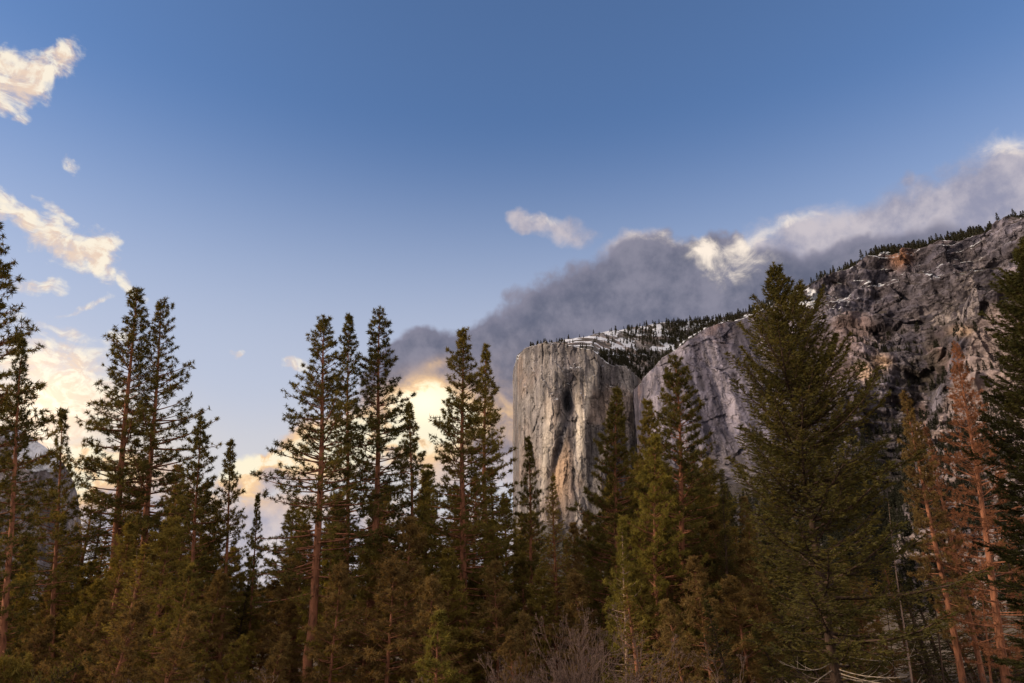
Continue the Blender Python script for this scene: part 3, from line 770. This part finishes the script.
PROTO = {}
def proto(key, fn):
    if key not in PROTO: PROTO[key] = fn()
    return PROTO[key]
def place(name, cat, label, meshes, H0, xt, yt, xb, d, wx=1.0, rot=0., group=None, extra=None):
    e = bpy.data.objects.new(name, None); COL.objects.link(e); e.empty_display_size = .5
    e.matrix_world = plant_matrix(xt, yt, xb, d, H0, wx, rot)
    tag(e, label, cat, group)
    for nm, me in zip(('trunk', 'crown', 'dead_limb'), meshes): link(nm, me, e)
    return e
PM = (BARK, PINE_N)
def P(seed, **k):
    a = dict(H=34., cb=.34, Lmax=4.0, nper=5, whorl=.55, nb=15, gap=.17, mats=(BARK, PINE_D if seed < 20 else PINE_N)); a.update(k); a['Lmax'] *= 1.12; a['dens'] = a.get('dens', 1) * 1.0; return proto(('p', seed), lambda: conifer(seed, **a)), a['H']
def Fi(seed, **k):
    a = dict(H=28., cb=.08, Lmax=3.4, kind='fir', whorl=.46, nper=5, nb=9, blade=(.20, .055), gap=.08, elev=(-22, 40), tipup=20, r0=.32,
             prof=[(0, .9), (.15, 1), (.4, .78), (.7, .42), (.9, .17), (1, .03)], mats=(BARK_D, FIR_N)); a.update(k)
    return proto(('f', seed), lambda: conifer(seed, **a)), a['H']

# (label, spec, xtop, ytop, xfoot, distance, width factor)
HERO = [
 ('tall dark pine cut by the picture edge, higher than the slender leaning one beside it', P(1, cb=.25, Lmax=4.2), -12, 205, -22, 62, 1.0),
 ('slender leaning pine just inside the left edge, in front of the snowy dome', P(2, cb=.2, Lmax=2.7, dens=.75, gap=.25), 23, 340, 0, 58, .8),
 ('small open pine standing alone against the yellow glow above the snowy dome', P(3, H=26, cb=.3, Lmax=2.6, dens=.7), 63, 410, 52, 75, .8),
 ('left and taller of the twin dark pines, topped by a dense knob of tufts', P(4, cb=.3, Lmax=4.0, dens=.9), 137, 288, 103, 78, .95),
 ('right one of the twin dark pines, with long bare-looking limbs on its right side', P(5, cb=.3, Lmax=4.4, dens=.75, gap=.16, side_bias=.25), 161, 302, 133, 80, .9),
 ('short ragged pine close to the right of the twin dark pines', P(6, H=26, cb=.2, Lmax=3.2), 201, 417, 186, 74, .9),
 ('small thin pine with a tufted tip against the pale gap of sky', P(7, H=26, cb=.25, Lmax=2.6, dens=.7), 231, 441, 218, 76, .85),
 ('spindly sparse pine in the bright gap, left of the tall bent-trunk pine', P(8, H=24, cb=.3, Lmax=2.0, dens=.8, gap=.2), 258, 494, 246, 80, .7),
 ('tall pine with a thick red-brown trunk that bends near its foot', P(9, H=36, cb=.3, Lmax=5.3, kink=(5.2, -.32, 1.6), r0=.50, dens=.8, gap=.16), 324, 317, 310, 64, 1.0),
 ('narrow pine rising between two taller red-trunked pines', P(10, cb=.3, Lmax=3.0, dens=.75, r0=.32), 349, 315, 346, 76, .9),
 ('tallest middle pine, straight red-brown trunk and dense round-tipped crown', P(11, H=36, cb=.3, Lmax=4.1, r0=.46), 380, 308, 367, 66, 1.0),
 ('low pine whose tip stands in the orange sunset glow', P(12, H=26, cb=.2, Lmax=3.0, dens=.8), 409, 403, 412, 80, .9),
 ('tall pine with a golden-edged pointed crown just right of the sunset glow', P(13, H=34, cb=.25, Lmax=4.2), 463, 329, 464, 70, 1.0),
 ('pine leaning on the shoulder of the golden-edged pine, slightly shorter', P(14, H=32, cb=.3, Lmax=3.1), 486, 345, 489, 76, .9),
 ('open young pine silhouetted on the pale foot of the granite prow', P(15, H=26, cb=.25, Lmax=2.3, dens=.8), 528, 438, 534, 78, .85),
 ('conical bright olive fir standing in front of the granite prow', Fi(16, H=24, Lmax=3.4, mats=(BARK, BRIGHT_N)), 553, 474, 556, 66, 1.0),
 ('full dark green pine below the wooded gully of the cliff', P(27, H=30, cb=.06, Lmax=4.6, mats=(BARK, PINE_D), dens=1.15, nb=17, gap=.08), 617, 388, 618, 72, .95),
 ('short bushy pine tucked between two tall evergreens, before the gully', P(28, H=28, cb=.06, Lmax=4.2, dens=1.15, gap=.08), 648, 402, 650, 78, .9),
 ('tall pine with pointed tip in front of the smooth granite slab', P(29, H=32, cb=.06, Lmax=5.4, mats=(BARK, PINE_D), dens=1.1, nb=17, gap=.08), 675, 357, 688, 64, 1.0),
 ('yellow-green young pine in front of the tall slab-side pine', P(20, H=26, cb=.06, Lmax=4.4, mats=(BARK, BRIGHT_N), dens=1.2), 655, 436, 660, 60, .95),
 ('small pale olive pine above the pinkish bare thicket', P(21, H=22, cb=.05, Lmax=2.8, mats=(BARK_P, BRIGHT_N)), 622, 520, 626, 56, 1.0),
 ('narrow evergreen spire against the mauve ridge, left of the broad dark fir', Fi(22, H=26, Lmax=2.8), 722, 470, 728, 62, .9),
 ('dull brown slender conifer on the leaning bare trunk, right of the broad dark fir', P(24, H=32, cb=.28, Lmax=2.6, mats=(BARK, DULL_N), dens=1.3, nb=12), 903, 392, 962, 60, .9),
 ('rust-red dead pine before the pale buttress of the ridge', P(25, H=34, cb=.18, Lmax=3.9, mats=(BARK, RUST_N), dens=1.3, nb=11, blade=(.26, .04), gap=.1), 955, 345, 1006, 58, .9),
 ('thin rust-tinged dead pine behind the larger rust-red one', P(26, H=32, cb=.25, Lmax=2.4, mats=(BARK, RUST_N), dens=1.1, nb=10, blade=(.26, .045), gap=.1), 925, 425, 983, 66, .85),
 ('dark layered fir cut by the right picture edge, with shelf-like boughs', Fi(27, H=34, Lmax=3.2, prof=[(0, .9), (.3, 1), (.6, .95), (.85, .7), (.95, .38), (1, .05)], cb=.05, nb=18, whorl=.50, nper=6, r0=.45, dens=1.35, gap=.03, blade=(.24, .07)), 1027, 238, 1060, 42, .9),
]
for i, (lab, (ms, H0), xt, yt, xb, d, wx) in enumerate(HERO):
    fir = lab.find(' fir') > 0 or 'evergreen spire' in lab
    place('fir_tree' if fir and 'left of the broad' not in lab or 'spire' in lab else 'pine_tree', 'tree', lab, ms, H0, xt, yt, xb, d, wx, 0.0)

# the broad dark fir
bt, bc = conifer(99, H=32., cb=.08, Lmax=6.5, kind='fir', whorl=.55, nper=5, nb=16, blade=(.25, .066), gap=.06, elev=(-16, 52), tipup=34, r0=.36, bend=.006,
                 prof=[(0, .8), (.12, .9), (.28, 1), (.45, 1), (.58, .88), (.70, .68), (.80, .48), (.9, .24), (1, .05)], dens=1.1, side_bias=.16, mats=(BARK_D, FIR_N))
rs = np.random.RandomState(5); dl = Wood()
for k in range(15):
    a = rs.uniform(-.5, .6) if k % 2 else rs.uniform(2.6, 3.6)
    a -= .55 if k % 2 else -.55
    L = rs.uniform(2.4, 5.4); z = rs.uniform(4.5, 8.0); n = 9; s_ = np.linspace(0, 1, n)
    e = -.25 + rs.uniform(-.2, .5) * s_ + .5 * s_ ** 2 * rs.uniform(-.6, 1)
    aa = a + rs.uniform(-.7, .7) * s_
    d = np.stack([np.cos(e) * np.cos(aa), np.cos(e) * np.sin(aa), np.sin(e)], -1)
    Pp = np.array([0, 0, z]) + np.concatenate([np.zeros((1, 3)), np.cumsum(d[:-1] * L / (n - 1), 0)])
    dl.tube(Pp, .035 * (1 - .75 * s_), 5)
    for j in range(6):
        q = rs.randint(3, n - 1); dd = unit(d[q] + rs.normal(scale=.6, size=3)); dl.tube([Pp[q], Pp[q] + dd * .5, Pp[q] + dd * .9 + [0, 0, .15]], [.014, .01, .005], 3)
big = place('fir_tree', 'tree', 'broad dark fir with a ragged spiky top, largest tree in front of the ridge', (bt, bc), 32., 774, 263, 837, 43, 1.0, 0.0)
o = link('dead_limb', dl.mesh('dead_limb', TWIG_W), big); tag(o, 'bleached bare curved limbs low on the trunk')

# bare leaning boles at the right
def snag(seed, H=26, r0=.22, nb_=40, mat=BARK):
    rs = np.random.RandomState(seed); w_ = Wood(); z, p = trunk_curve(rs, H, .006)
    w_.tube(p, trunk_radius(H, z, r0), 8)
    zs = rs.uniform(.25 * H, H, nb_); a = rs.uniform(0, 6.28, nb_); L = rs.uniform(.4, 2.2, nb_) * (1.2 - zs / H)
    A = np.stack([np.interp(zs, z, p[:, 0]), np.interp(zs, z, p[:, 1]), zs], -1); D = np.stack([np.cos(a), np.sin(a), rs.uniform(-.3, .5, nb_)], -1)
    M_ = A + D * L[:, None] * .6; w_.sticks(A, M_, .035, .018); w_.sticks(M_, M_ + unit(D + rs.normal(scale=.4, size=D.shape)) * L[:, None] * .5, .018, .006)
    return w_.mesh('trunk', mat)
for sd_, lab, xt, yt, xb, d, r0, mt in [
    (41, 'bare leaning trunk nearest the rust-red dead pine, slim and dark', 975, 520, 991, 62, .20, BARK),
    (42, 'pale slim bare trunk just right of the broad dark fir', 888, 500, 912, 64, .17, BARK_P),
    (43, 'short dark bare trunk between the broad dark fir and the leaning trunks', 880, 560, 895, 70, .15, BARK_D),
    (44, 'thin grey bare trunk among the leaning trunks, slightly steeper than they are', 924, 500, 944, 74, .14, BARK_D),
    (45, 'pale dead trunk with stubs in the dense pines below the twin dark pines', 137, 545, 130, 58, .13, BARK_P)]:
    me = snag(sd_, 26, r0, 40, mt)
    e = bpy.data.objects.new('bare_tree', None); COL.objects.link(e); e.matrix_world = plant_matrix(xt, yt, xb, d, 26)
    tag(e, lab, 'tree'); link('trunk', me, e)

# middle rows: young pines and firs that close the forest, individually placed
TALL = [P(60, H=24, cb=.12, Lmax=3.3, dens=.95), P(61, H=24, cb=.08, Lmax=3.0, dens=.85, mats=(BARK, DULL_N)), P(62, H=26, cb=.1, Lmax=3.3, dens=1.0),
       P(63, H=22, cb=.04, Lmax=3.2, dens=.95, mats=(BARK, BRIGHT_N)), Fi(64, H=22, Lmax=3.2, mats=(BARK, PINE_N)), Fi(65, H=22, Lmax=3.0, mats=(BARK_D, FIR_N)),
       P(66, H=24, cb=.06, Lmax=3.5, dens=.855)]
SHORT = [P(70, H=13, cb=.04, Lmax=2.7, dens=1.2, nper=5), P(71, H=13, cb=.06, Lmax=2.5, dens=1.1, mats=(BARK, DULL_N)), P(72, H=14, cb=.1, Lmax=2.9, mats=(BARK, DULL_N)),
       P(73, H=12, cb=.04, Lmax=2.4, dens=1.1, mats=(BARK, BRIGHT_N)), Fi(74, H=13, Lmax=2.6, mats=(BARK, PINE_N)), Fi(75, H=13, Lmax=2.6, mats=(BARK_D, FIR_N)),
       P(76, H=15, cb=.2, Lmax=3.0, dens=1.0)]
rs = np.random.RandomState(11)
# height of the closed canopy across the photograph
CAN = [(-60, 480), (0, 510), (40, 530), (75, 530), (100, 490), (150, 455), (200, 480), (235, 520), (255, 560), (280, 560), (300, 500), (345, 470), (400, 465), (440, 470), (500, 480), (530, 500), (560, 540), (585, 500), (600, 490),
       (640, 450), (700, 455), (740, 470), (800, 520), (860, 560), (900, 570), (960, 560), (1020, 520), (1090, 480)]
ROWS = [(108, 38, 0), (98, 40, 14), (86, 38, 30), (76, 38, 50), (66, 40, 70), (56, 46, 100), (47, 56, 132)]
def zone(x):
    return 'left' if x < 280 else 'middle' if x < 560 else 'cliff' if x < 740 else 'right'
ZL = {'left': 'young evergreen in the close stand under the twin dark pines and snowy dome',
      'middle': 'young evergreen in the close stand under the tall red-trunked pines',
      'cliff': 'young evergreen in the close stand below the granite prow',
      'right': 'young evergreen in the shade behind and beside the broad dark fir'}
nmid = 0
for ri, (d, stp, dy) in enumerate(ROWS):
    x = -50 + rs.uniform(0, stp)
    while x < 1090:
        y = poly(CAN, [x])[0] + dy + rs.uniform(-16, 22)
        k = rs.choice([0, 1, 2, 3, 4, 5, 6], p=[.2, .18, .14, .1, .12, .08, .18])
        if x > 715: k = rs.choice([1, 5, 5, 4])
        if y < 668 and not (x > 845 and d < 80) and not any(abs(x - q) < 19 and d < e for q, e in ((311, 70), (369, 62), (464, 62), (828, 50))):
            Tt = at(x, y, d)[2] + 8; (ms, H0) = (SHORT if Tt < 18 else TALL)[k]; z = zone(x)
            fir = k in (4, 5)
            wx = (1.15 if Tt < 18 else 1.3) * rs.uniform(.85, 1.15)
            place('fir_tree' if fir else 'pine_tree', 'tree', ZL[z], ms, H0, x, y, x + (x - 470) * .09, d * rs.uniform(.95, 1.05), wx, rs.uniform(0, 6.28),
                  {'left': 'young evergreens under the twin pines', 'middle': 'young evergreens under the red-trunked pines', 'cliff': 'young evergreens below the prow', 'right': 'young evergreens round the broad fir'}[z])
            nmid += 1
        x += stp * rs.uniform(.7, 1.3)

# bare thickets
def thicket(seed, H=9., stems=9, mat=TWIG):
    rs = np.random.RandomState(seed); w_ = Wood()
    cur = []
    for k in range(stems):
        a = rs.uniform(0, 6.28); b = np.array([math.cos(a), math.sin(a), 0]) * rs.uniform(0, .8); d = unit(np.array([math.cos(a) * .35, math.sin(a) * .35, 1.]) + rs.normal(scale=.12, size=3))
        L = H * rs.uniform(.35, .5); p = [b]; dd = d
        for j in range(4):
            dd = unit(dd + rs.normal(scale=.1, size=3)); p.append(p[-1] + dd * L / 4)
        r = rs.uniform(.05, .085); w_.tube(p, np.linspace(r, r * .6, 5), 5)
        for j in (2, 3, 4): cur.append((np.array(p[j]), dd, L * .8, r * .5))
    A = np.array([c[0] for c in cur]); D = np.array([c[1] for c in cur]); L = np.array([c[2] for c in cur]); R = np.array([c[3] for c in cur])
    for lev in range(5):
        nA, nD, nL, nR = [], [], [], []
        kk = 3
        for j in range(kk):
            d2 = unit(D + rs.normal(scale=.42, size=D.shape) + [0, 0, .12]); l2 = L * rs.uniform(.45, .75, len(L)) * .62
            M1 = A + d2 * (l2 * .55)[:, None]; d3 = unit(d2 + rs.normal(scale=.22, size=d2.shape)); B = M1 + d3 * (l2 * .5)[:, None]
            rr2 = np.maximum(R * .62, .0065)
            w_.sticks(A, M1, rr2, rr2 * .85); w_.sticks(M1, B, rr2 * .85, rr2 * .6)
            nA.append(B); nD.append(d3); nL.append(l2 * 1.25); nR.append(rr2)
        A = np.concatenate(nA); D = np.concatenate(nD); L = np.concatenate(nL); R = np.concatenate(nR)
        if len(A) > 2600: 
            s = rs.choice(len(A), 2600, False); A, D, L, R = A[s], D[s], L[s], R[s]
    return w_.mesh('branches', mat)
BT = [thicket(70), thicket(71), thicket(72)]
def shrub(name, label, me, x, ytop, d, group=None, wx=1.):
    T = at(x, ytop, d); gz = float(ground_z(T[0], T[1])) - .1
    zmax = max(v.co.z for v in me.vertices) if 'zm' not in me else me['zm']; me['zm'] = zmax
    o = link(name, me); s = (T[2] - gz) / zmax
    o.matrix_world = Matrix.Translation((T[0], T[1], gz)) @ Matrix.Rotation(rs.uniform(0, 6.28), 4, 'Z') @ Matrix.Diagonal((s * wx, s * wx, s, 1))
    tag(o, label, 'shrub', group); return o
shrub('bare_shrub', 'left one of the two pinkish leafless thickets, below the bright olive fir', BT[0], 552, 612, 38, None, .75)
shrub('bare_shrub', 'right one of the two pinkish leafless thickets, under the pale olive pine', BT[1], 600, 600, 38, None, .75)
shrub('bare_shrub', 'lower brownish leafless bush between the pink thickets and the broad dark fir', BT[2], 690, 640, 36)
for x, y, d in [(120, 660, 38), (250, 655, 38), (455, 660, 40), (505, 650, 40), (650, 655, 40), (740, 660, 40), (865, 650, 42), (925, 655, 42), (985, 655, 42), (1050, 650, 42)]:
    shrub('bare_shrub', 'low brown leafless brush along the bottom of the stand', BT[rs.randint(3)], x + rs.uniform(-8, 8), y + 16, d, 'low leafless brush at the foot of the trees', 1.2)
print('mid trees', nmid)
# ------------------------------------------------------------------ trees on the rims
def far_tree(seed):
    rs = np.random.RandomState(seed); lv = Leaves(rs); H = 30.
    n = 240; z = H * rs.uniform(.10, 1, n) ; az = rs.uniform(0, 6.28, n)
    lob = rs.uniform(.6, 1.25, 9)
    R = (1.05 - z / H) ** .7 * 7.4 * lob[(z / H * 8.99).astype(int)] * rs.uniform(.3, 1, n)
    b = np.stack([np.cos(az) * R * .45, np.sin(az) * R * .45, z], -1)
    d = unit(np.stack([np.cos(az), np.sin(az), rs.uniform(-.5, .35, n)], -1))
    lv.blades(b, d, (R * .75 + .8)[:, None], 2.0, rs.rand(n))
    lv.tufts([[0, 0, H - 2]], [[0, 0, 1.]], 8, 2.6, .8, .4)
    cr = lv.mesh('crown', FAR_N)
    return cr
def far_trunk():
    w_ = Wood(); w_.tube([[0, 0, -3], [0, 0, 14], [.3, 0, 29]], [.9, .6, .1], 5); return w_.mesh('trunk', BARK_D)
FT = [far_tree(200 + i) for i in range(5)]; FTR = far_trunk()
rs = np.random.RandomState(3)
def spots(P, N, R, X, Y, xr, n, keep, rows=None):
    """random surface points of a massif whose picture position passes keep"""
    out = []
    nr, nc = X.shape; tries = 0
    while len(out) < n and tries < 200000:
        tries += 1
        i = rs.randint(nr); j = rs.randint(nc)
        if R[i, j] > 1 or not (xr[0] < X[i, j] < xr[1]): continue
        if rs.rand() < keep(X[i, j], Y[i, j], N[i, j, 2], R[i, j]): out.append((P[i, j] + [rs.uniform(-6, 6), rs.uniform(-6, 6), 0], X[i, j], Y[i, j]))
    return out
def rimtree(p, label, group, hs):
    e = bpy.data.objects.new('conifer_tree', None); COL.objects.link(e)
    s = hs / 30.
    e.matrix_world = Matrix.Translation(p) @ Matrix.Rotation(rs.uniform(0, 6.28), 4, 'Z') @ Matrix.Diagonal((s * rs.uniform(.8, 1.2), s, s, 1))
    tag(e, label, 'tree', group)
    link('trunk', FTR, e); link('crown', FT[rs.randint(5)], e)
def mass(name, label, sp, hs):
    VV, TT = [], []
    bank = []
    for m in FT:
        a = np.zeros(len(m.vertices) * 3, np.float32); m.vertices.foreach_get('co', a)
        t = np.zeros(len(m.vertices), np.float32); m.attributes['tone'].data.foreach_get('value', t)
        bank.append((a.reshape(-1, 3), t))
    for p, _, _ in sp:
        v, t = bank[rs.randint(5)]; s = hs / 30. * rs.uniform(.65, 1.25); a = rs.uniform(0, 6.28)
        c, q = math.cos(a), math.sin(a)
        VV.append(np.stack([v[:, 0] * c - v[:, 1] * q, v[:, 0] * q + v[:, 1] * c, v[:, 2]], -1) * s + p); TT.append(t)
    V = np.concatenate(VV); o = link(name, mesh_np(name, V, np.arange(len(V)).reshape(-1, 3), FAR_N, attr={'tone': np.concatenate(TT)}))
    tag(o, label, 'forest', None, 'stuff')
skyA = lambda x: poly([(540, 344), (590, 335), (620, 330), (650, 325), (680, 321), (720, 318)], x)
for p, x, y in spots(PA, NA, RA, XA, YA, (530, 720), 135, lambda x, y, nz, r: (r == 1) * (.12 + .5 * (x > 640) * (y < 345) + .20 * (y > 352) + .3 * (abs(y - skyA(x)) < 3))):
    rimtree(p, 'tiny dark conifer on the snowy plateau behind the granite prow', 'conifers on the snowy plateau', rs.uniform(15, 27) if x < 625 else rs.uniform(22, 34))
rimB = lambda x: poly([(628, 392), (645, 378), (690, 340), (745, 316), (800, 296), (840, 277), (870, 261), (905, 248), (960, 238), (1024, 222), (1100, 200)], x)
for p, x, y in spots(PB, NB_, RB, XB, YB, (690, 1030), 165, lambda x, y, nz, r: (r == 1) * (.6 if x > 840 else .5)):
    rimtree(p, 'tiny dark conifer along the rim of the long mauve ridge', 'conifers along the ridge rim', rs.uniform(18, 34) * (.75 if x < 840 else 1.0))
mass('woods', 'dark conifer woods on the plateau, in the gully and on the rim', 
     spots(PA, NA, RA, XA, YA, (600, 730), 1500, lambda x, y, nz, r: (r == 1) * (.14 * (y > 352) + .8 * (x > 662) * (y < 345) + .10 * (x > 625) * (x <= 662) * (y < 345) + .015)) +
     spots(PB, NB_, RB, XB, YB, (845, 1250), 1100, lambda x, y, nz, r: (r == 1) * .9) +
     spots(PB, NB_, RB, XB, YB, (655, 845), 150, lambda x, y, nz, r: (r == 1) * .6), 26.)
mass('talus_woods', 'brush and conifers on the benches and slopes under the ridge cliffs',
     spots(PB, NB_, RB, XB, YB, (800, 1020), 1500, lambda x, y, nz, r: (r == 0) * ((y > 330) * .5 * (nz > .35) * (x > 850) + .9 * (y > 430))) +
     spots(PB, NB_, RB, XB, YB, (640, 1020), 1200, lambda x, y, nz, r: (r == 0) * (y > 500)) +
     spots(PA, NA, RA, XA, YA, (515, 640), 200, lambda x, y, nz, r: (r == 0) * (y > 540)), 22.)
